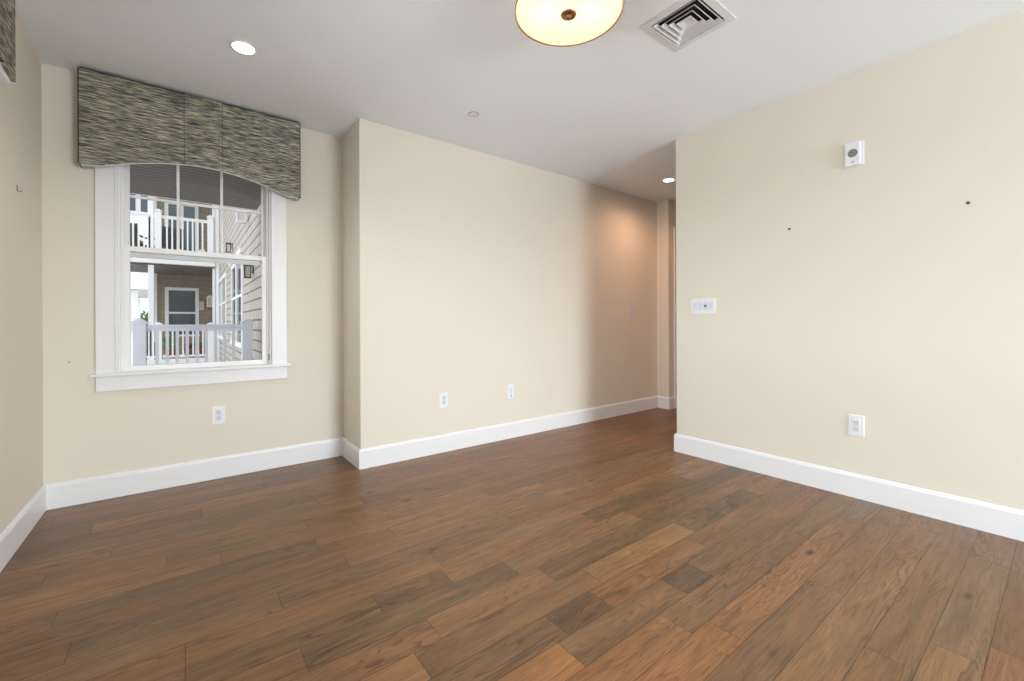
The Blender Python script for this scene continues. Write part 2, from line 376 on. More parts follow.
for k in range(-36, 28):
    ya, yb = Y0+PW*k, Y0+PW*(k+1)
    if ya > YA+.03 or yb < YREAR-.05: continue
    js = sorted(known.get(k, []))
    cuts = []
    x = X0F
    if js:
        cuts.append((X0F, rnd.choice('bmg')))
        for j in js:
            if j[0] > X0F+.05: cuts.append(j)
            else: cuts[0] = (X0F, j[1])
        x = js[-1][0]+rnd.uniform(.7, 1.9)
    else:
        cuts.append((X0F, rnd.choice('bmgr'))); x = X0F+rnd.uniform(.3, 1.6)
    while x < X1F:
        cuts.append((x, rnd.choice('bbmgrrtd' if x < 3.2 else 'rrrbd'))); x += rnd.choice((rnd.uniform(.3, .8), rnd.uniform(.9, 2.0), rnd.uniform(.9, 1.8)))
    for i, (xa, t) in enumerate(cuts):
        xb = cuts[i+1][0] if i+1 < len(cuts) else X1F
        planks.append((xa, xb, ya, yb, t))
g = .0009
pl_mesh = bpy.data.meshes.new('floor'); V, Fc, cols, grs = [], [], [], []
def face(pts, col, gr):
    n = len(V); V.extend(pts); Fc.append(tuple(range(n, n+len(pts)))); cols.extend([col]*len(pts)); grs.extend(gr)
for xa, xb, ya, yb, t in planks:
    c = TON[t]; jt = rnd.uniform(.9, 1.1); wm = rnd.uniform(-.04, .04)
    mn = (134, 97, 62); kf = .5 if t not in 'ko' else .7; c = tuple(mn[i]+(c[i]-mn[i])*kf for i in range(3)); jt = 1+(jt-1)*.7
    col = srgb(min(255, c[0]*jt*(1+wm)), c[1]*jt, c[2]*jt*(1-wm))
    ox, oy, oz = rnd.uniform(0, 50), rnd.uniform(0, 50), 0
    q = [(xa+g, ya+g), (xb-g, ya+g), (xb-g, yb-g), (xa+g, yb-g)]
    face([(x, y, 0) for x, y in q], col, [(x+ox, y+oy, 0) for x, y in q])
dk = srgb(40, 28, 22)
for (x0, x1, y0_, y1_, z) in ((X0F, X1F, YREAR-.05, YA+.03, -.0012), (X0F, X1F, YREAR-.05, YA+.03, -.12)):
    q = [(x0, y0_), (x1, y0_), (x1, y1_), (x0, y1_)]
    face([(x, y, z) for x, y in q], dk, [(x, y, 0) for x, y in q])
pl_mesh.from_pydata(V, [], Fc)
a1 = pl_mesh.attributes.new('stain', 'FLOAT_COLOR', 'CORNER'); a1.data.foreach_set('color', [v for c_ in cols for v in c_])
a2 = pl_mesh.attributes.new('grain', 'FLOAT_VECTOR', 'CORNER'); a2.data.foreach_set('vector', [v for c_ in grs for v in c_])
pl_mesh.materials.append(M['floor'])
bm.free()
fo = bpy.data.objects.new('floor', pl_mesh); C.objects.link(fo); struct(fo)

# ------------------------------------------------------------------ walls and ceiling
WT = .22
def wall_with_hole(name, plane, u0, u1, d0, d1, hole, z1=H+.1):
    bm = bmesh.new(); a, b, c, d = hole
    def B(ua, ub, za, zb):
        if plane == 'X': bx(bm, ua, ub, d0, d1, za, zb)
        else: bx(bm, d0, d1, ua, ub, za, zb)
    B(u0, a, -.1, z1); B(b, u1, -.1, z1); B(a, b, -.1, c); B(a, b, d, z1)
    return struct(obj(name, bm, M['paint']))
wall_with_hole('wall_back', 'X', XL-WT, XC, YA, YA+WT, W1)
bm = bmesh.new()
for ya_, yb_, za_, zb_ in ((YREAR-WT, W4[0], -.1, H+.1), (W4[1], W2[0], -.1, H+.1), (W2[1], YA, -.1, H+.1), (W4[0], W4[1], -.1, W4[2]), (W4[0], W4[1], W4[3], H+.1), (W2[0], W2[1], -.1, W2[2]), (W2[0], W2[1], W2[3], H+.1)):
    bx(bm, XL-WT, XL, ya_, yb_, za_, zb_)
struct(obj('wall_left', bm, M['paint']))
wall_with_hole('wall_rear', 'X', XL, XEND, YREAR-WT, YREAR, W3)
def rounded_L(name, pts):
    bm = bmesh.new(); prism(bm, pts, -.1, H+.1, 'XY'); return struct(obj(name, bm, M['paint']))
# projecting wall: return face, long face, step forward and hall face, one solid
def wallbox(name, x0, x1, y0, y1, corners=()):
    bm = bmesh.new(); bx(bm, x0, x1, y0, y1, -.1, H+.1)
    es = [e_ for e_ in bm.edges if abs(e_.verts[0].co.z-e_.verts[1].co.z) > 1 and (round(e_.verts[0].co.x, 3), round(e_.verts[0].co.y, 3)) in corners]
    if es: bmesh.ops.bevel(bm, geom=es, offset=.009, segments=3, affect='EDGES', profile=.5)
    return struct(obj(name, bm, M['paint']))
wallbox('wall_back_projecting', XC, XP, YB, YA+.25, {(XC, YB)})
wallbox('wall_hall', XP, XEND, YP, YA+.25, {(XP, YP)})
wallbox('wall_right', XR, XR+.14, YREAR, YR, {(XR, YR), (round(XR+.14, 3), YR)})
wallbox('wall_hall_end', XEND, XEND+.15, YREAR-.1, YA+.25)
# ceiling with an opening for the supply vent
VX0, VX1, VY0, VY1 = 2.008, 2.280, 1.118, 1.392
bm = bmesh.new()
cx0, cx1, cy0, cy1 = XL-.1, XEND+.1, YREAR-.1, YA+.1
for q in ((cx0, VX0, cy0, cy1), (VX1, cx1, cy0, cy1), (VX0, VX1, cy0, VY0), (VX0, VX1, VY1, cy1)):
    bx(bm, *q, H, H+.2)
struct(obj('ceiling', bm, M['ceil']))

# ------------------------------------------------------------------ baseboards
def base(name, pts, closed=False):
    """pts: polyline at the wall face, the room lies to the right-hand side as one walks it"""
    T = .015
    prof = [(0, 0), (T, 0), (T, BH-.020), (T-.003, BH-.012), (T-.004, BH-.006), (T-.009, BH), (0, BH)]
    bm = bmesh.new(); P = [Vector((x, y, 0)) for x, y in pts]; n = len(P); rings = []
    for i, p in enumerate(P):
        d1_ = (P[i]-P[i-1]).normalized() if i else None; d2_ = (P[i+1]-P[i]).normalized() if i < n-1 else None
        nr = lambda d_: Vector((d_.y, -d_.x, 0))
        if d1_ is None: off = nr(d2_)
        elif d2_ is None: off = nr(d1_)
        else: off = nr(d1_)+nr(d2_)
        rings.append([bm.verts.new(p+off*u+Vector((0, 0, v+.0006))) for u, v in prof])
    m = len(prof)
    for a, b in zip(rings, rings[1:]):
        for k in range(m): bm.faces.new((a[k], a[(k+1) % m], b[(k+1) % m], b[k]))
    bm.faces.new(rings[0]); bm.faces.new(rings[-1])
    return struct(obj(name, bm, M['trim']))
e_ = .0003
base('baseboard_left', [(XL+e_, YREAR), (XL+e_, YA-e_)])
base('baseboard_back', [(XL+e_, YA-e_), (XC-e_, YA-e_), (XC-e_, YB-e_), (XP-e_, YB-e_), (XP-e_, YP-e_), (5.14, YP-e_)])
base('baseboard_right', [(XR+.14, YR+e_), (XR-e_, YR+e_), (XR-e_, YREAR)])

# ------------------------------------------------------------------ windows (double-hung)
def window(n, width, z0, z1, lites=True, stool=True):
    """built in local axes: X across, Y outward from the room face, Z up; origin at the room face, centre, floor"""
    t = bpy.data.objects.new('window_%d' % n, None); C.objects.link(t); struct(t)
    hw = width/2
    bm = bmesh.new(); cw = .107
    for s in (-1, 1):
        x0, x1 = sorted((s*hw, s*(hw+cw)))
        bx(bm, x0, x1, -.019, -.0005, z0, z1+.0, .002, 1)
        x0, x1 = sorted((s*(hw-.002), s*(hw+.014)))
        bx(bm, x0, x1, -.025, -.001, z0, z1+.012, .004, 2)
    bx(bm, -hw-cw, hw+cw, -.019, -.0005, z1, z1+.115, .002, 1)
    obj('casing', bm, M['trim'], t)
    # jamb box
    bm = bmesh.new()
    for s in (-1, 1):
        x0, x1 = sorted((s*hw, s*(hw-.012))); bx(bm, x0, x1, -.001, WT-.02, z0, z1)
        x0, x1 = sorted((s*(hw-.012), s*(hw-.026))); bx(bm, x0, x1, .030, .046, z0+.02, z1, .002, 1)
    bx(bm, -hw+.012, hw-.012, -.001, WT-.02, z1-.012, z1)
    bx(bm, -hw+.012, hw-.012, .05, WT+.02, z0, z0+.022)
    obj('jamb', bm, M['vinyl'], t)
    bm = bmesh.new(); bx(bm, -hw-cw-.028, hw+cw+.028, -.040, -.0005, z0-.004, z0+.018, .006, 3); bx(bm, -hw+.0, hw-.0, -.003, .05, z0-.004, z0+.018)
    obj('window_sill', bm, M['trim'], t)
    bm = bmesh.new(); bx(bm, -hw-cw, hw+cw, -.019, -.0005, z0-.098, z0-.004, .002, 1)
    obj('apron', bm, M['trim'], t)
    def sash(nm, za, zb, yy, bot, top, st, mun):
        bm = bmesh.new(); x0, x1 = -hw+.012, hw-.012
        bx(bm, x0, x0+st, yy, yy+.036, za, zb, .0025, 1); bx(bm, x1-st, x1, yy, yy+.036, za, zb, .0025, 1)
        bx(bm, x0+st-.001, x1-st+.001, yy+.001, yy+.035, za, za+bot, .0025, 1); bx(bm, x0+st-.001, x1-st+.001, yy+.001, yy+.035, zb-top, zb, .0025, 1)
        s = obj(nm, bm, M['vinyl'], t)
        gz0, gz1, gx0, gx1 = za+bot, zb-top, x0+st, x1-st
        bm = bmesh.new(); bx(bm, gx0-.004, gx1+.004, yy+.016, yy+.020, gz0-.004, gz1+.004); obj('glass_pane', bm, M['glass'], s)
        if mun:
            bm = bmesh.new(); mw = .0085
            for q in (1, 2):
                xx = gx0+(gx1-gx0)*q/3; bx(bm, xx-mw, xx+mw, yy+.008, yy+.028, gz0, gz1, .002, 1)
            zz = (gz0+gz1)/2; bx(bm, gx0, gx1, yy+.009, yy+.027, zz-mw, zz+mw, .002, 1)
            obj('muntin', bm, M['vinyl'], s)
        return s
    zm = 1.635
    lo = sash('lower_sash', z0+.018, zm+.033, .048, .036, .036, .044, False)
    up = sash('upper_sash', zm-.033, z1-.012, .098, .066, .045, .040, lites)
    # sash lock on the meeting rail
    bm = bmesh.new(); bx(bm, -.028, .028, .056, .078, zm+.033, zm+.040, .002, 1); tube(bm, [(-.02, .066, zm+.045), (.022, .058, zm+.047)], .005)
    obj('sash_lock', bm, M['vinyl'], lo)
    # tilt latch on the right jamb
    bm = bmesh.new(); bx(bm, hw-.018, hw-.0115, .010, .022, z0+.05, z0+.10, .001, 1); obj('jamb_latch', bm, M['grille'], t)
    return t
w1 = window(1, W1[1]-W1[0], W1[2], W1[3]); w1.location = ((W1[0]+W1[1])/2, YA, 0)
w2 = window(2, W2[1]-W2[0], W2[2], W2[3], stool=False); w2.location = (XL, (W2[0]+W2[1])/2, 0); w2.rotation_euler = (0, 0, math.pi/2)

w4 = window(3, W4[1]-W4[0], W4[2], W4[3]); w4.location = (XL, (W4[0]+W4[1])/2, 0); w4.rotation_euler = (0, 0, math.pi/2)
# glazed patio door in the rear wall
t = bpy.data.objects.new('door_2', None); C.objects.link(t); struct(t)
bm = bmesh.new(); a_, b_, c_, d_ = W3
for q in ((a_, a_+.05), (b_-.05, b_), ((a_+b_)/2-.04, (a_+b_)/2+.04)): bx(bm, q[0], q[1], YREAR-.12, YREAR-.06, c_+.05, d_-.05)
bx(bm, a_, b_, YREAR-.12, YREAR-.06, c_, c_+.05); bx(bm, a_, b_, YREAR-.12, YREAR-.06, d_-.05, d_)
f_ = obj('door_frame', bm, M['vinyl'], t)
bm = bmesh.new(); bx(bm, a_+.05, (a_+b_)/2-.04, YREAR-.095, YREAR-.09, c_+.05, d_-.05); bx(bm, (a_+b_)/2+.04, b_-.05, YREAR-.095, YREAR-.09, c_+.05, d_-.05)
obj('glass_pane', bm, M['glass'], f_)

# ------------------------------------------------------------------ hall door beyond the opening
t = bpy.data.objects.new('door_1', None); C.objects.link(t); struct(t)
bm = bmesh.new(); dx0, dx1, dz = 5.145, 6.19, 2.385
bx(bm, dx0, dx0+.10, YP-.019, YP-.0005, 0.001, dz-.1, .002, 1); bx(bm, dx1-.10, dx1, YP-.019, YP-.0005, 0.001, dz-.1, .002, 1)
bx(bm, dx0-.012, dx1+.012, YP-.024, YP-.0005, dz-.1, dz, .003, 1)
obj('casing', bm, M['trim'], t)
bm = bmesh.new(); bx(bm, dx0+.1, dx1-.1, YP-.008, YP-.0006, 0.006, dz-.1)
for x0, x1 in ((dx0+.2, (dx0+dx1)/2-.05), ((dx0+dx1)/2+.05, dx1-.2)):
    for z0, z1 in ((.2, .95), (1.1, dz-.3)): bx(bm, x0, x1, YP-.013, YP-.007, z0, z1, .004, 1)
obj('door_leaf', bm, M['door'], t)
bm = bmesh.new(); lathe(bm, [(.03, 0), (.03, -.008), (.012, -.012), (.012, -.035), (.027, -.045), (.027, -.062), (.01, -.07)], (dx1-.17, YP-.0075, 1.0), 20, 'Y'); obj('door_handle', bm, M['steel'], t)

# ------------------------------------------------------------------ fabric valances
def valance(name, label, x0, x1, z_end, z_arch, ztop, depth, mfab, pleat, rot, loc, lt=.006):
    """local: X across, front at y=-depth, back at y=0"""
    t = thing(name, label, 'valance', loc, rot, 'arched fabric valances')
    L = x1-x0; flat = .085; mid = (x0+x1)/2; half = L/2-flat
    def zb(x):
        u = abs(x-mid)/half
        return z_end if u >= 1 else z_end+(z_arch-z_end)*(1-u**1.8)
    n = 48; xs = [x0+L*i/n for i in range(n+1)]
    def front(bm, y0, y1, xa, xb, drop=0, top=ztop):
        q = sorted({xa, xb, *[x for x in xs if xa < x < xb]})
        for a, b in zip(q, q[1:]):
            prism(bm, [(a, zb(a)-drop), (b, zb(b)-drop), (b, top), (a, top)], y0, y1, 'XZ')
        bmesh.ops.remove_doubles(bm, verts=bm.verts[:], dist=.0001)
        # drop inner walls
        inner = [f for f in bm.faces if len({id(e2) for e2 in f.edges if len(e2.link_faces) > 2}) >= 2 and abs(f.normal.x) > .9 and xa+.001 < f.calc_center_median().x < xb-.001]
        bmesh.ops.delete(bm, geom=inner, context='FACES')
    p0, p1 = pleat
    bm = bmesh.new(); front(bm, -depth, -depth+.012, x0+.008, x1-.008)
    # side returns and rounded front corners
    for s, xx in ((1, x0), (-1, x1)):
        r = .012; pts = []
        for k in range(5):
            a = math.pi/2*k/4; pts.append((xx+s*(r-r*math.cos(a)), -depth+r-r*math.sin(a)))
        out = [(xx, -.001)]+pts+[(xx+s*r, -depth+.012), (xx+s*.012, -.001)]
        prism(bm, out, z_end, ztop-.0, 'XY')
    obj('valance_face', bm, mfab, t)
    bm = bmesh.new(); front(bm, -depth-.007, -depth-.0005, p0, p1, .003); obj('centre_pleat', bm, mfab, t)
    # piping along the top edge, the ends and both pleat edges
    bm = bmesh.new(); r = .0032
    tube(bm, [(x0+.004, -.002, ztop), (x0+.002, -depth+.012, ztop), (x0+.012, -depth-.001, ztop), (x1-.012, -depth-.001, ztop), (x1-.002, -depth+.012, ztop), (x1-.004, -.002, ztop)], .0045, 6)
    for xx in (x0+.002, x1-.002): tube(bm, [(xx, -depth+.004, z_end), (xx, -depth+.004, ztop)], r, 6)
    for xx in (p0, p1): tube(bm, [(xx, -depth-.004, zb(xx)-.003), (xx, -depth-.004, ztop)], .0028, 6)
    obj('piping', bm, M['piping'], t)
    # white lining behind and along the bottom edge, with the top board
    bm = bmesh.new(); front(bm, -depth+.0125, -depth+.0125+lt, x0+.0125, x1-.0125, .006 if lt < .01 else .022, ztop-.012)
    bx(bm, x0+.0125, x1-.0125, -depth+.0126+lt, -.002, ztop-.012, ztop-.002)
    for s, xx in ((1, x0+.0125), (-1, x1-.0125)):
        a, b = sorted((xx, xx+s*.006)); bx(bm, a, b, -depth+.0126+lt, -.002, z_end-.006, ztop-.0125)
    obj('lining', bm, M['lining'], t)
    return t
valance('window_valance', 'patterned grey-green arched fabric valance over the window in full view', -.627, .627, 2.133, 2.247, 2.722, .12, M['fabric_x'], (-.104, .113), 0, (.112, YA-.0005, 0))
valance('window_valance', 'grey-green fabric valance on the left wall, cut off at the top left', -1.12, 1.12, 2.12, 2.235, 2.722, .15, M['fabric_y'], (-.2, .2), math.pi/2, (XL+.0005, 2.605-1.12, 0), .03)

# fabric on the left valance is built in local X, so its weave runs along local X too
for o_ in bpy.data.objects:
    if o_.parent and o_.parent.rotation_euler.z > 1 and o_.name.startswith(('valance_face', 'centre_pleat')): o_.data.materials[0] = M['fabric_x']

# ------------------------------------------------------------------ ceiling drum light
LX, LY, LZ, LR = 1.409, 1.409, 2.56, .238
t = thing('ceiling_light', 'round drum ceiling light glowing warm with a bronze centre knob', 'ceiling light', (LX, LY, H))
d = LZ-H
bm = bmesh.new(); lathe(bm, [(LR+.008, d+.004), (LR+.008, -.035), (LR+.005, -.035), (LR+.005, d+.004)], n=72, caps=False)
obj('lamp_shade', bm, M['shade'], t)
bm = bmesh.new(); lathe(bm, [(LR+.0005, d+.012), (LR, d+.003), (LR-.006, d), (LR*.7, d-.0035), (LR*.35, d-.006), (.02, d-.007)], n=72, caps=False); obj('glass_diffuser', bm, M['diffuser'], t)
bm = bmesh.new()
for h_ in (d+.004, -.036): lathe(bm, [(LR+.0082, h_-.003), (LR+.0098, h_-.003), (LR+.0098, h_+.003), (LR+.0082, h_+.003), (LR+.0082, h_-.003)], n=72, caps=False)
obj('rim_band', bm, M['bronze'], t)
bm = bmesh.new(); lathe(bm, [(.002, d-.030), (.010, d-.029), (.012, d-.024), (.009, d-.020), (.020, d-.018), (.034, d-.015), (.036, d-.010), (.030, d-.0065)], n=32); obj('finial', bm, M['bronze'], t)
bm = bmesh.new(); lathe(bm, [(.07, -.0005), (.07, -.018), (.06, -.024), (.012, -.026), (.008, -.03), (.008, d+.0)], n=40); 
for k in range(3):
    a = k*2*math.pi/3+.3; tube(bm, [(0, 0, -.036), (LR*math.cos(a)*1.03, LR*math.sin(a)*1.03, -.036)], .003)
obj('canopy', bm, M['bronze'], t)
for k, a in enumerate((YAW*-1, YAW*-1+math.pi)):
    bm = bmesh.new(); px_, py_ = .10*math.cos(a), .10*math.sin(a)
    lathe(bm, [(.004, -.052), (.013, -.05), (.016, -.04), (.016, -.03)], (px_, py_, 0), 16); obj('lamp_socket', bm, M['plastic'], t)
    l = bpy.data.lights.new('lamp_bulb', 'POINT'); l.energy = .28; l.color = (1, .85, .6); l.shadow_soft_size = .03
    lo = bpy.data.objects.new('lamp_bulb', l); C.objects.link(lo); lo.location = (LX+px_, LY+py_, H-.095)

# ------------------------------------------------------------------ recessed lights
def can(label, x, y, r, lens, power, col, warm):
    t = thing('recessed_light', label, 'ceiling light', (x, y, H), 0, None)
    bm = bmesh.new(); lathe(bm, [(r, -.0005), (r, -.004), (r-.004, -.007), (r-.012, -.007), (r-.018, -.003), (r-.018, -.0005)], n=40, caps=False); obj('trim_ring', bm, M['plastic'], t)
    bm = bmesh.new(); lathe(bm, [(r-.0185, -.0005), (r-.0185, -.0035), (r*.5, -.005), (.004, -.0055)], n=40); obj('lens', bm, lens, t)
    l = bpy.data.lights.new('can_light', 'SPOT'); l.energy = power; l.color = col; l.spot_size = math.radians(168 if warm else 130); l.spot_blend = 1; l.shadow_soft_size = .04
    lo = bpy.data.objects.new('can_light', l); C.objects.link(lo); lo.location = (x, y, H-.02)
can('bright white recessed ceiling light above the window valance', .281, 2.925, .072, M['canlens'], 26, (1, .92, .82), 0)
can('small recessed ceiling light far away at the hall opening', 4.356, 2.783, .072, M['canwarm'], 44, (1, .60, .38), 1)
for xx, yy in ((4.7, .9),):  # added fill lamp with no fixture, brightens the hall end of the wall
    l = bpy.data.lights.new('hall_fill_light', 'SPOT'); l.energy = 150; l.color = (1, .82, .68); l.spot_size = 2.7; l.spot_blend = 1; l.shadow_soft_size = .3
    lo = bpy.data.objects.new('hall_fill_light', l); C.objects.link(lo); lo.location = (xx, yy, H-.02)

# ------------------------------------------------------------------ ceiling vent: four-way louvred diffuser
vcx, vcy = 2.1445, 1.2545
t = thing('ceiling_vent', 'square white louvred air vent in the ceiling', 'air vent', (vcx, vcy, H))
def sq_loft(bm, rings, closed=False):
    R = []
    for h, z in rings: R.append([bm.verts.new((sx_*h, sy_*h, z)) for sx_, sy_ in ((-1, -1), (1, -1), (1, 1), (-1, 1))])
    pr_ = list(zip(R, R[1:]))+([(R[-1], R[0])] if closed else [])
    for a, b in pr_:
        for i in range(4): bm.faces.new((a[i], a[(i+1) % 4], b[(i+1) % 4], b[i]))
    return R
bm = bmesh.new(); sq_loft(bm, [(.176, -.0005), (.174, -.006), (.150, -.009), (.137, -.010), (.1345, .0), (.1355, .0)], False); obj('vent_frame', bm, M['vent'], t)
for h in (.128, .099, .070):
    bm = bmesh.new(); sq_loft(bm, [(h+.0, -.009), (h-.002, -.010), (h-.0175, .006), (h-.016, .007)], True); obj('louvre', bm, M['vent'], t)
bm = bmesh.new(); R_ = sq_loft(bm, [(.041, -.006), (.0395, -.0075), (.004, .006)]); bm.faces.new(R_[-1]); obj('centre_louvre', bm, M['vent'], t)
bm = bmesh.new(); bx(bm, -.135, .135, -.1355, .1355, .10, .12); sq_loft(bm, [(.1345, .001), (.1345, .10)]); obj('duct_box', bm, M['duct'], t)

# concealed sprinkler cover
t = thing('sprinkler_cover', 'small round white sprinkler cover plate on the ceiling', 'sprinkler', (1.775, 2.80, H))
bm = bmesh.new(); lathe(bm, [(.036, -.0005), (.036, -.010), (.034, -.012)], n=32); obj('cover_plate', bm, M['vent'], t)
bm = bmesh.new(); lathe(bm, [(.040, -.0004), (.0405, -.003), (.0375, -.003), (.037, -.0004)], n=32, caps=False); obj('gap_ring', bm, M['grille'], t)

# ------------------------------------------------------------------ outlets and switches (local: X across, -Y out of the wall)
def plate_bm(w_, h_, th=.006):
    bm = bmesh.new(); bx(bm, -w_/2, w_/2, -th, -.0005, -h_/2, h_/2, .003, 3); return bm
def outlet(label, loc, rot):
    t = thing('wall_outlet', label, 'outlet', loc, rot, 'white wall outlets')
    obj('cover_plate', plate_bm(.083, .134), M['plastic'], t)
    bm = bmesh.new(); bx(bm, -.019, .019, -.0085, -.006, -.040, .040, .001, 1); r = obj('receptacle', bm, M['rocker'], t)
    for zc in (.020, -.020):
        bm = bmesh.new()
        bx(bm, -.0085, -.0055, -.0092, -.0084, zc-.0005, zc+.010); bx(bm, .0055, .0085, -.0092, -.0084, zc-.0005, zc+.008)
        lathe(bm, [(.0032, -.0092), (.0032, -.0084)], (0, 0, zc-.009), 12, 'Y'); obj('socket_slots', bm, M['slot'], r)
    return t
outlet('white double outlet under the window sill', (.202, YA, .465), 0)
outlet('white double outlet on the long plain wall, nearest the wall corner', (1.821, YB, .457), 0)
outlet('white double outlet low on the right-hand wall', (XR, .859, .465), -math.pi/2)
t = thing('cable_plate', 'narrow white wall plate with a low jack on the long plain wall', 'wall plate', (2.562, YB, .458), 0)
obj('cover_plate', plate_bm(.083, .140), M['plastic'], t)
bm = bmesh.new(); bx(bm, -.017, .017, -.008, -.006, -.035, .035, .001, 1); obj('insert', bm, M['rocker'], t)
bm = bmesh.new(); lathe(bm, [(.0055, -.016), (.0055, -.0078)], (0, 0, -.045), 14, 'Y'); obj('jack', bm, M['grille'], t)
# 4-gang switch plate on the right wall
t = thing('switch_plate', 'wide white four-gang switch plate on the right-hand wall', 'light switch', (XR, 1.882, 1.268), -math.pi/2)
obj('cover_plate', plate_bm(.215, .128), M['plastic'], t)
for k, xx in enumerate((-.0675, -.0225, .0225, .0675)):
    bm = bmesh.new()
    if k == 2:
        bx(bm, xx-.017, xx+.017, -.0085, -.006, -.034, .034, .001, 1); q = obj('dimmer', bm, M['rocker'], t)
        bm = bmesh.new(); lathe(bm, [(.011, -.0085), (.010, -.018), (.008, -.0195)], (xx, 0, 0), 20, 'Y'); obj('dimmer_knob', bm, M['grille'], q)
    else:
        prism(bm, [(-.0065, -.034), (-.0115, -.034), (-.0080, 0), (-.0095, .034), (-.0065, .034)], xx-.017, xx+.017, 'YZ'); obj('rocker_switch', bm, M['rocker'], t)
# thermostat / switch on the long wall
t = thing('wall_switch', 'small plain switch on the long wall near the hall', 'light switch', (4.475, YB, 1.278), 0)
obj('cover_plate', plate_bm(.083, .134), M['vent'], t)
bm = bmesh.new(); prism(bm, [(-.006, -.034), (-.011, -.034), (-.0075, 0), (-.009, .034), (-.006, .034)], -.017, .017, 'YZ'); obj('rocker_switch', bm, M['rocker'], t)
# alarm sounder high on the right wall
t = thing('alarm_sounder', 'white alarm sounder with a grey grille high on the right-hand wall', 'alarm', (XR, .862, 2.214), -math.pi/2)
bm = bmesh.new(); bx(bm, -.050, .050, -.006, -.0005, -.080, .076, .003, 2); obj('back_plate', bm, M['plastic'], t)
bm = bmesh.new(); bx(bm, -.048, .036, -.026, -.0065, -.077, .074, .009, 4); bd = obj('housing', bm, M['plastic'], t)
bm = bmesh.new(); lathe(bm, [(.026, -.0255), (.026, -.028), (.024, -.029), (.010, -.030)], (-.004, 0, .002), 32, 'Y'); obj('speaker_grille', bm, M['grille'], t)
bm = bmesh.new(); bx(bm, -.012, .002, -.0275, -.0255, -.058, -.052, .001, 1); obj('indicator', bm, M['grille'], t)

# ------------------------------------------------------------------ nails, hooks, holes
def nail(label, loc, rot, hole=.004, proud=.012, m=None):
    t = thing('picture_nail', label, 'nail', loc, rot)
    bm = bmesh.new(); lathe(bm, [(.003, -.0003), (.003, -proud), (.0065, -proud-.0005), (.0065, -proud-.002)], n=12, axis='Y'); obj('nail_shank', bm, m or M['darkmetal'], t)
    bm = bmesh.new(); lathe(bm, [(.0075, -.0004), (.0065, -.0012)], n=12, axis='Y'); obj('wall_plug', bm, M['hole'], t)
    return t
nail('dark nail on the right-hand wall below and left of the alarm sounder', (XR, 1.239, 1.798), -math.pi/2)
nail('dark nail on the right-hand wall, rightmost in the photo', (XR, .359, 1.787), -math.pi/2, proud=.014)
t = thing('picture_hook', 'small brass picture hook on the left wall', 'hook', (XL, 3.341, 1.848), math.pi/2)
bm = bmesh.new(); bx(bm, -.006, .006, -.0025, -.0005, -.016, .016, .0008, 1); obj('hook_plate', bm, M['brass'], t)
bm = bmesh.new(); tube(bm, [(0, -.003, -.014), (0, -.010, -.019), (0, -.015, -.013), (0, -.016, -.006)], .0018, 6); obj('hook_arm', bm, M['brass'], t)
bm = bmesh.new(); lathe(bm, [(.0045, -.0003), (.004, -.001)], n=12, axis='Y')
tag(obj('wall_anchor', bm, M['grille'], None, (-.574, YA, .901)), 'tiny wall anchor left of the window below its sill level', 'wall anchor')
bm = bmesh.new(); lathe(bm, [(.006, -.0003), (.005, -.001)], n=12, axis='Y')
tag(obj('wall_anchor', bm, M['lining'], None, (2.29, YB, 1.856)), 'faint filled wall anchor high on the long plain wall', 'wall anchor')

# ================================================================== OUTDOORS
GZ = -3.3
bm = bmesh.new(); bx(bm, -60, 60, YREAR-60, 90, GZ-.3, GZ); struct(obj('ground_paving', bm, M['paving']))
# our own covered deck behind the window: floor slab and beadboard soffit
DX0, WX, DY0, DY1 = -3.4, .87, YA+WT+.012, 7.25
t = box_obj('deck_floor', (DX0, WX-.002, DY0, DY1, -.32, -.10), M['concrete']); struct(t)
t = thing('porch_soffit', 'dark brown grooved porch ceiling seen through the top of the window', 'porch ceiling', ((DX0+WX)/2, (DY0+DY1)/2, 2.80))
hx, hy = (WX-.004-DX0)/2, (DY1-DY0)/2
box_obj('beadboard', (-hx, hx, -hy, hy, 0, .06), M['soffit'], t)
box_obj('fascia', (-hx, hx, hy+.001, hy+.03, -.005, .25), M['extwhite'], t)
# exterior wing wall of this building running away from the window
def part(name, dims, m, parent, bev=0): return box_obj(name, dims, m, parent, bev, 1)
t = thing('building_wing', 'taupe shingled side wall of the building receding to the right outside the window', 'building', (WX, YA+.5, GZ))
L0, L1 = YA+WT+.012-(YA+.5), 18.9-(YA+.5)
zt = 7.0-GZ
part('shingled_wall', (0, .2, L0+.05, L1, 0, zt), M['siding_light'], t)
part('soffit_trim', (-.02, -.001, 1.0-.5, DY1-(YA+.5), 2.72-GZ, 2.795-GZ), M['extwhite'], t)
def wing_window(y0, y1, z0, z1, n=2):
    y0 -= YA+.5; y1 -= YA+.5; z0 -= GZ; z1 -= GZ
    bm = bmesh.new(); c = .10
    bx(bm, -.03, -.001, y0, y1, z1-c, z1); bx(bm, -.045, -.001, y0-.04, y1+.04, z0-.05, z0+.04)
    bx(bm, -.03, -.001, y0, y0+c, z0, z1-c); bx(bm, -.03, -.001, y1-c, y1, z0, z1-c)
    for k in range(1, n): ym = y0+(y1-y0)*k/n; bx(bm, -.03, -.001, ym-.07, ym+.07, z0, z1-c)
    f = obj('window', bm, M['extwhite'], t)
    bm = bmesh.new(); bx(bm, -.008, -.0015, y0+c, y1-c, z0+.04, z1-c); obj('pane', bm, M['bluewin'], f)
    bm = bmesh.new(); bx(bm, -.02, -.0085, y0+c, y1-c, (z0+z1)/2+.07, (z0+z1)/2+.12); obj('meeting_rail', bm, M['extwhite'], f)
wing_window(9.25, 11.45, .74, 2.43)
wing_window(13.1, 16.0, .76, 2.45)
wing_window(9.6, 11.9, 3.95, 5.4)
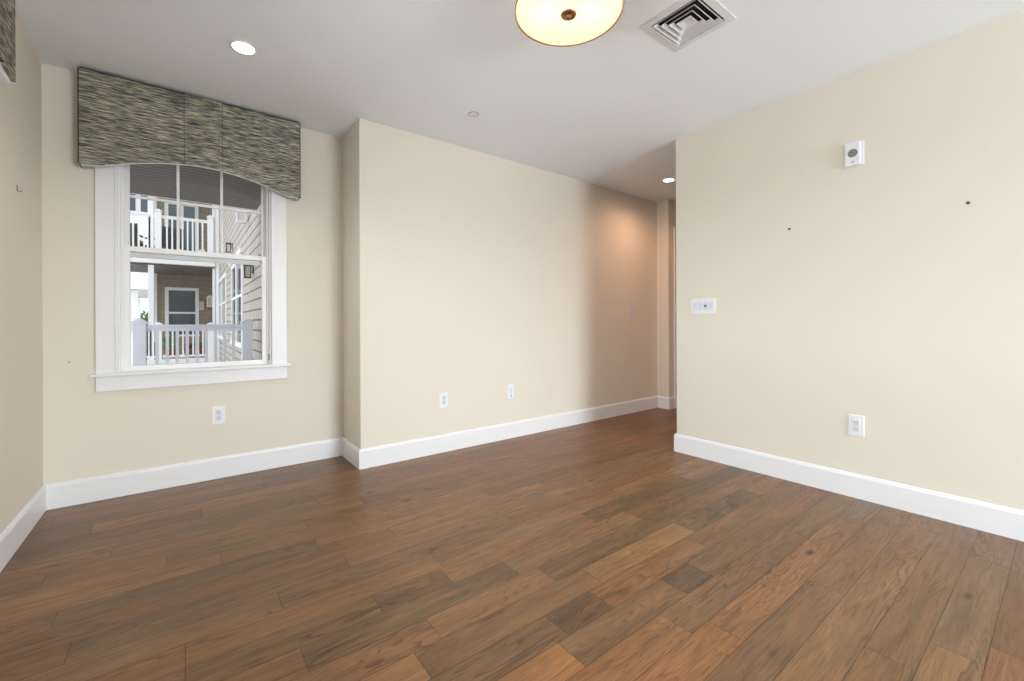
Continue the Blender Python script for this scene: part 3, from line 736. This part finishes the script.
part('window_hood', (-.06, -.001, 9.15-(YA+.5), 11.55-(YA+.5), 2.431-GZ, 2.51-GZ), M['extwhite'], t)
part('corner_board', (-.09, -.001, 15.95-(YA+.5), 16.25-(YA+.5), 0, zt), M['extwhite'], t)

# railings
def railing(name, label, cat, x0, x1, y, z_top, z_bot, zfloor, posts, pw, bal, bw, m, post_top, group, cap=True):
    t = thing(name, label, cat, ((x0+x1)/2, y, zfloor), 0, group); cx = (x0+x1)/2
    for px_ in posts:
        bm = bmesh.new(); bx(bm, px_-cx-pw/2, px_-cx+pw/2, -pw/2, pw/2, 0, post_top-zfloor-.05, .004, 1); p = obj('post', bm, m, t)
        bm = bmesh.new(); h = pw/2+.018
        bx(bm, px_-cx-h, px_-cx+h, -h, h, post_top-zfloor-.05, post_top-zfloor-.02, .004, 1)
        prism(bm, [(px_-cx-h+.01, post_top-zfloor-.02), (px_-cx+h-.01, post_top-zfloor-.02), (px_-cx+.01, post_top-zfloor+.02), (px_-cx-.01, post_top-zfloor+.02)], -h+.01, h-.01, 'XZ')
        obj('post_cap', bm, m, p)
    ps = sorted(posts); segs = []
    ends = [x0]+ps+[x1]
    segs = [(a+(pw/2 if a in ps else 0), b-(pw/2 if b in ps else 0)) for a, b in zip(ends, ends[1:]) if b-a > pw]
    bm = bmesh.new()
    for a, b in segs: bx(bm, a-cx, b-cx, -.035, .035, z_top-zfloor-.045, z_top-zfloor, .006, 1); bx(bm, a-cx, b-cx, -.022, .022, z_top-zfloor-.085, z_top-zfloor-.046)
    obj('top_rail', bm, m, t)
    bm = bmesh.new()
    for a, b in segs: bx(bm, a-cx, b-cx, -.025, .025, z_bot-zfloor-.05, z_bot-zfloor, .004, 1)
    obj('bottom_rail', bm, m, t)
    k = 0
    for a, b in segs:
        nb = max(1, round((b-a)/bal)-1)
        for i in range(nb):
            xx = a+(b-a)*(i+1)/(nb+1)-cx
            bm = bmesh.new(); bx(bm, xx-bw/2, xx+bw/2, -bw/2, bw/2, z_bot-zfloor+.0005, z_top-zfloor-.0855); obj('baluster', bm, m, t)
    return t
railing('deck_railing', 'grey deck railing nearest the window, with two square capped posts', 'railing', -1.7, .775, 7.1, 1.13, .04, -.10, [-.437, .712], .125, .103, .034, M['railgrey'], 1.19, None)

# neighbouring building across the court
NY, NF = 18.5, 16.0
nb = thing('apartment_building', 'dark shingled neighbouring building with two stacked white porches', 'building', (0, NY, GZ))
def nz(z): return z-GZ
part('shingled_wall', (-.78, WX+.0, 0, .3, 0, nz(7.5)), M['siding_shaded'], nb)
part('corner_board', (-.80, -.70, -.03, .32, 0, nz(7.5)), M['extwhite'], nb)
part('lower_balcony_floor', (-.92, WX-.10, NF-NY-.1, -.002, nz(-.15), nz(.12)), M['extwhite'], nb)
part('upper_balcony_floor', (-2.9, WX-.10, NF-NY-.1, -.002, nz(2.88), nz(3.12)), M['extwhite'], nb)
part('porch_ceiling', (-2.85, WX-.11, NF-NY+.02, -.003, nz(2.83), nz(2.878)), M['soffit'], nb)
part('porch_roof', (-2.9, WX-.10, NF-NY-.4, -.003, nz(6.3), nz(6.6)), M['extwhite'], nb)
for xx in (-.74,):
    part('porch_column', (xx-.065, xx+.065, NF-NY-.02, NF-NY+.16, nz(.121), nz(2.829)), M['extwhite'], nb, .005)
    part('porch_column', (xx-.065, xx+.065, NF-NY-.02, NF-NY+.16, nz(3.121), nz(6.299)), M['extwhite'], nb, .005)
part('porch_column', (.705, .765, NF-NY-.02, NF-NY+.14, nz(.121), nz(2.829)), M['extwhite'], nb, .004)
part('porch_column', (.705, .765, NF-NY-.02, NF-NY+.14, nz(3.121), nz(6.299)), M['extwhite'], nb, .004)
def nb_window(name, x0, x1, z0, z1, split, vert=False):
    z0, z1 = nz(z0), nz(z1); c = .10; bm = bmesh.new()
    bx(bm, x0, x1, -.04, -.001, z1-c, z1); bx(bm, x0, x0+c, -.04, -.001, z0, z1-c); bx(bm, x1-c, x1, -.04, -.001, z0, z1-c); bx(bm, x0-.02, x1+.02, -.05, -.001, z0-.06, z0)
    if split: bx(bm, x0+c, x1-c, -.03, -.001, split-GZ-.03, split-GZ+.03)
    if vert: bx(bm, (x0+x1)/2-.05, (x0+x1)/2+.05, -.03, -.001, z0, z1-c)
    f = obj(name, bm, M['extwhite'], nb)
    bm = bmesh.new(); bx(bm, x0+c, x1-c, -.012, -.0015, z0, z1-c); obj('pane', bm, M['darkwin'], f)
nb_window('window', -.50, .42, .78, 2.38, 1.52)
nb_window('glass_door', -.50, .42, 3.16, 5.28, 3.4, True)

railing('balcony_railing', 'white balcony railing on the lower storey of the neighbouring building', 'railing', -.85, .70, NF, 1.05, .22, .121, [-.575, .655], .15, .125, .04, M['railwhite'], 1.17, 'white balcony railings')
railing('balcony_railing', 'white balcony railing on the upper storey of the neighbouring building', 'railing', -2.4, .70, NF, 4.28, 3.30, 3.121, [-1.9, -.575, .655], .15, .115, .04, M['railwhite'], 4.42, 'white balcony railings')

# lanterns
def lantern(label, loc, rot, s=1.0, m='lampblack'):
    t = thing('wall_lantern', label, 'wall light', loc, rot, 'wall lanterns outdoors')
    bm = bmesh.new(); bx(bm, -.05*s, .05*s, -.015, -.0005, -.07*s, .13*s, .004, 1); tube(bm, [(0, -.015, .10*s), (0, -.06*s, .15*s), (0, -.11*s, .13*s)], .008*s); obj('wall_bracket', bm, M[m], t)
    bm = bmesh.new(); y = -.11*s
    for sx_ in (-1, 1):
        for sy_ in (-1, 1): bx(bm, sx_*.055*s-.008*s, sx_*.055*s+.008*s, y+sy_*.055*s-.008*s, y+sy_*.055*s+.008*s, -.15*s, .08*s)
    bx(bm, -.065*s, .065*s, y-.065*s, y+.065*s, -.17*s, -.15*s)
    prism(bm, [(-.085*s, .08*s), (.085*s, .08*s), (.02*s, .14*s), (-.02*s, .14*s)], y-.075*s, y+.075*s, 'XZ'); obj('lantern_cage', bm, M[m], t)
    bm = bmesh.new(); bx(bm, -.045*s, .045*s, y-.045*s, y+.045*s, -.149*s, .079*s); obj('lantern_glass', bm, M['lampglass'], t)
    return t
lantern('black square lantern on the taupe side wall, low at the right of the window', (WX, 7.8, 1.97), -math.pi/2, .72)
lantern('small dark lantern far along the taupe side wall above the lower storey', (WX, 11.4, 2.84), -math.pi/2, .7)
lantern('pale lantern beside the neighbouring building lower window', (.72, NY, 1.95), 0, 1.3, 'railwhite')
lantern('grey square lantern high on the taupe side wall, upper right of the window', (WX, 8.4, 2.98), -math.pi/2, 1.0, 'railgrey')
box = tag(box_obj('utility_box', (.43, .56, NY-.09, NY-.001, 1.62, 1.92), M['cushion']), 'small pale utility box on the dark wall beside the lower window', 'utility box')

# plants and furniture on the balconies
def plant(name, label, loc, h, r, seed, leaf, n=70, group=None):
    rd = random.Random(seed); t = thing(name, label, 'potted plant', loc, 0, group)
    bm = bmesh.new(); lathe(bm, [(.10, 0), (.14, .22), (.155, .22), (.155, .26), (.13, .26), (.125, .22)], n=20); obj('pot', bm, M['terracotta'], t)
    bm = bmesh.new()
    for i in range(n):
        a = rd.uniform(0, 2*math.pi); rr = r*math.sqrt(rd.random()); z = .26+h*rd.random()
        c = Vector((rr*math.cos(a), rr*math.sin(a), z)); s = rd.uniform(.05, .09)
        d = Vector((math.cos(a), math.sin(a), rd.uniform(-.3, .8))).normalized()*s; sd = d.cross(Vector((rd.uniform(-1, 1), rd.uniform(-1, 1), 1))).normalized()*s*.4
        vs_ = [bm.verts.new(c-d), bm.verts.new(c+sd+Vector((0, 0, .01))), bm.verts.new(c+d), bm.verts.new(c-sd+Vector((0, 0, .01)))]; bm.faces.new(vs_)
    for k in range(6): a = k; tube(bm, [(0, 0, .2), (r*.5*math.cos(a), r*.5*math.sin(a), .26+h*.7)], .008, 5)
    obj('foliage', bm, leaf, t); return t
plant('potted_shrub', 'bright green leafy shrub in a pot behind the lower white railing', (-.32, NF+.6, .121), .60, .18, 3, M['leaf'], 150)
for i, xx in enumerate((.16, .46)):
    plant('potted_plant', ['low potted plant beside the bright green shrub, lower balcony', 'low potted plant near the right post of the lower balcony'][i], (xx+.06*i, NF+.6, .121), .16, .12, 20+i, M['treeleaf'], 40)
def patio_chair(label, loc, rot):
    t = thing('patio_chair', label, 'chair', loc, rot, 'patio chairs on the upper balcony')
    for sx_ in (-1, 1):
        for sy_ in (-1, 1): box_obj('leg', (sx_*.27-.025, sx_*.27+.025, sy_*.25-.025, sy_*.25+.025, 0, .36), M['chair'], t)
        box_obj('armrest', (sx_*.29-.035, sx_*.29+.035, -.28, .28, .60, .63), M['chair'], t)
    box_obj('seat', (-.30, .30, -.28, .28, .361, .42), M['chair'], t, .01)
    box_obj('cushion', (-.26, .26, -.26, .22, .421, .52), M['cushion'], t, .03)
    box_obj('backrest', (-.30, .30, .22, .28, .421, .95), M['chair'], t, .01)
    return t
patio_chair('dark wicker patio chair behind the upper railing, by the left post', (-1.25, NF+.9, 3.121), math.pi*.9)
patio_chair('dark wicker patio chair behind the upper railing, just left of the glass door', (-.35, NF+.9, 3.121), math.pi*1.1)
t = thing('patio_stool', 'small dark stool with a teal base on the lower balcony', 'stool', (-.80, NF+.5, .121), .0)
box_obj('seat', (-.14, .14, -.14, .14, .42, .47), M['chair'], t, .01); 
for sx_ in (-1, 1):
    for sy_ in (-1, 1): box_obj('leg', (sx_*.11-.018, sx_*.11+.018, sy_*.11-.018, sy_*.11+.018, .05, .419), M['chair'], t)
box_obj('base', (-.18, .18, -.18, .18, 0, .049), M['teal'], t, .01)

# far white house and trees seen left of the dark building
fh = thing('far_house', 'distant white house with a columned porch, left of the dark building', 'house', (-2.35, 25, GZ))
part('wall', (-4, .35, 0, 8, 0, nz(2.6)), M['extwhite'], fh)
part('upper_wall', (-4, 1.35, 0, 8, nz(3.21), nz(8)), M['extwhite'], fh)
part('porch_roof', (-4.2, 1.75, -.3, 8, nz(2.66), nz(3.2)), M['extwhite'], fh)
for k, xx in enumerate((.62, 1.5)): part('porch_column', (xx-.13, xx+.13, -.1, .16, 0, nz(2.65)), M['extwhite'], fh)
for xx in (-.2, .55, 1.0):
    f = part('window', (xx-.2, xx+.2, -.05, -.001, nz(6.0), nz(7.4)), M['railgrey'], fh); part('pane', (xx-.14, xx+.14, -.07, -.051, nz(6.1), nz(7.3)), M['bluewin'], f)
bm = bmesh.new(); prism(bm, [(-4.5, nz(8.01)), (1.7, nz(8.01)), (-1.4, nz(10.5))], -.4, 8.2, 'XZ'); obj('gable_roof', bm, M['roof'], fh)
def tree(label, loc, h, r, seed):
    rd = random.Random(seed); t = thing('tree', label, 'tree', loc, 0, 'trees beyond the white house')
    bm = bmesh.new(); tube(bm, [(0, 0, 0), (.1, 0, h*.35), (0, .1, h*.6)], .16, 8); obj('trunk', bm, M['bark'], t)
    bm = bmesh.new()
    for k in range(500):
        a, b_ = rd.uniform(0, 6.28), rd.uniform(-1, 1); rr = r*(rd.random()**.4); q = math.sqrt(1-b_*b_)
        c = Vector((rr*q*math.cos(a), rr*q*math.sin(a), h*.65+rr*b_*1.1)); s = rd.uniform(.18, .34)
        u = Vector((rd.uniform(-1, 1), rd.uniform(-1, 1), rd.uniform(-1, 1))).normalized(); v = u.orthogonal().normalized()*s*.6; u = u*s
        bm.faces.new([bm.verts.new(c-u), bm.verts.new(c+v), bm.verts.new(c+u), bm.verts.new(c-v)])
    obj('crown', bm, M['treeleaf'], t)
tree('green tree beside the distant white house, left in the window', (-2.9, 40, GZ), 5.6, 1.7, 5)
tree('green tree behind the porch of the distant white house', (-1.35, 37, GZ), 5.2, 1.2, 6)
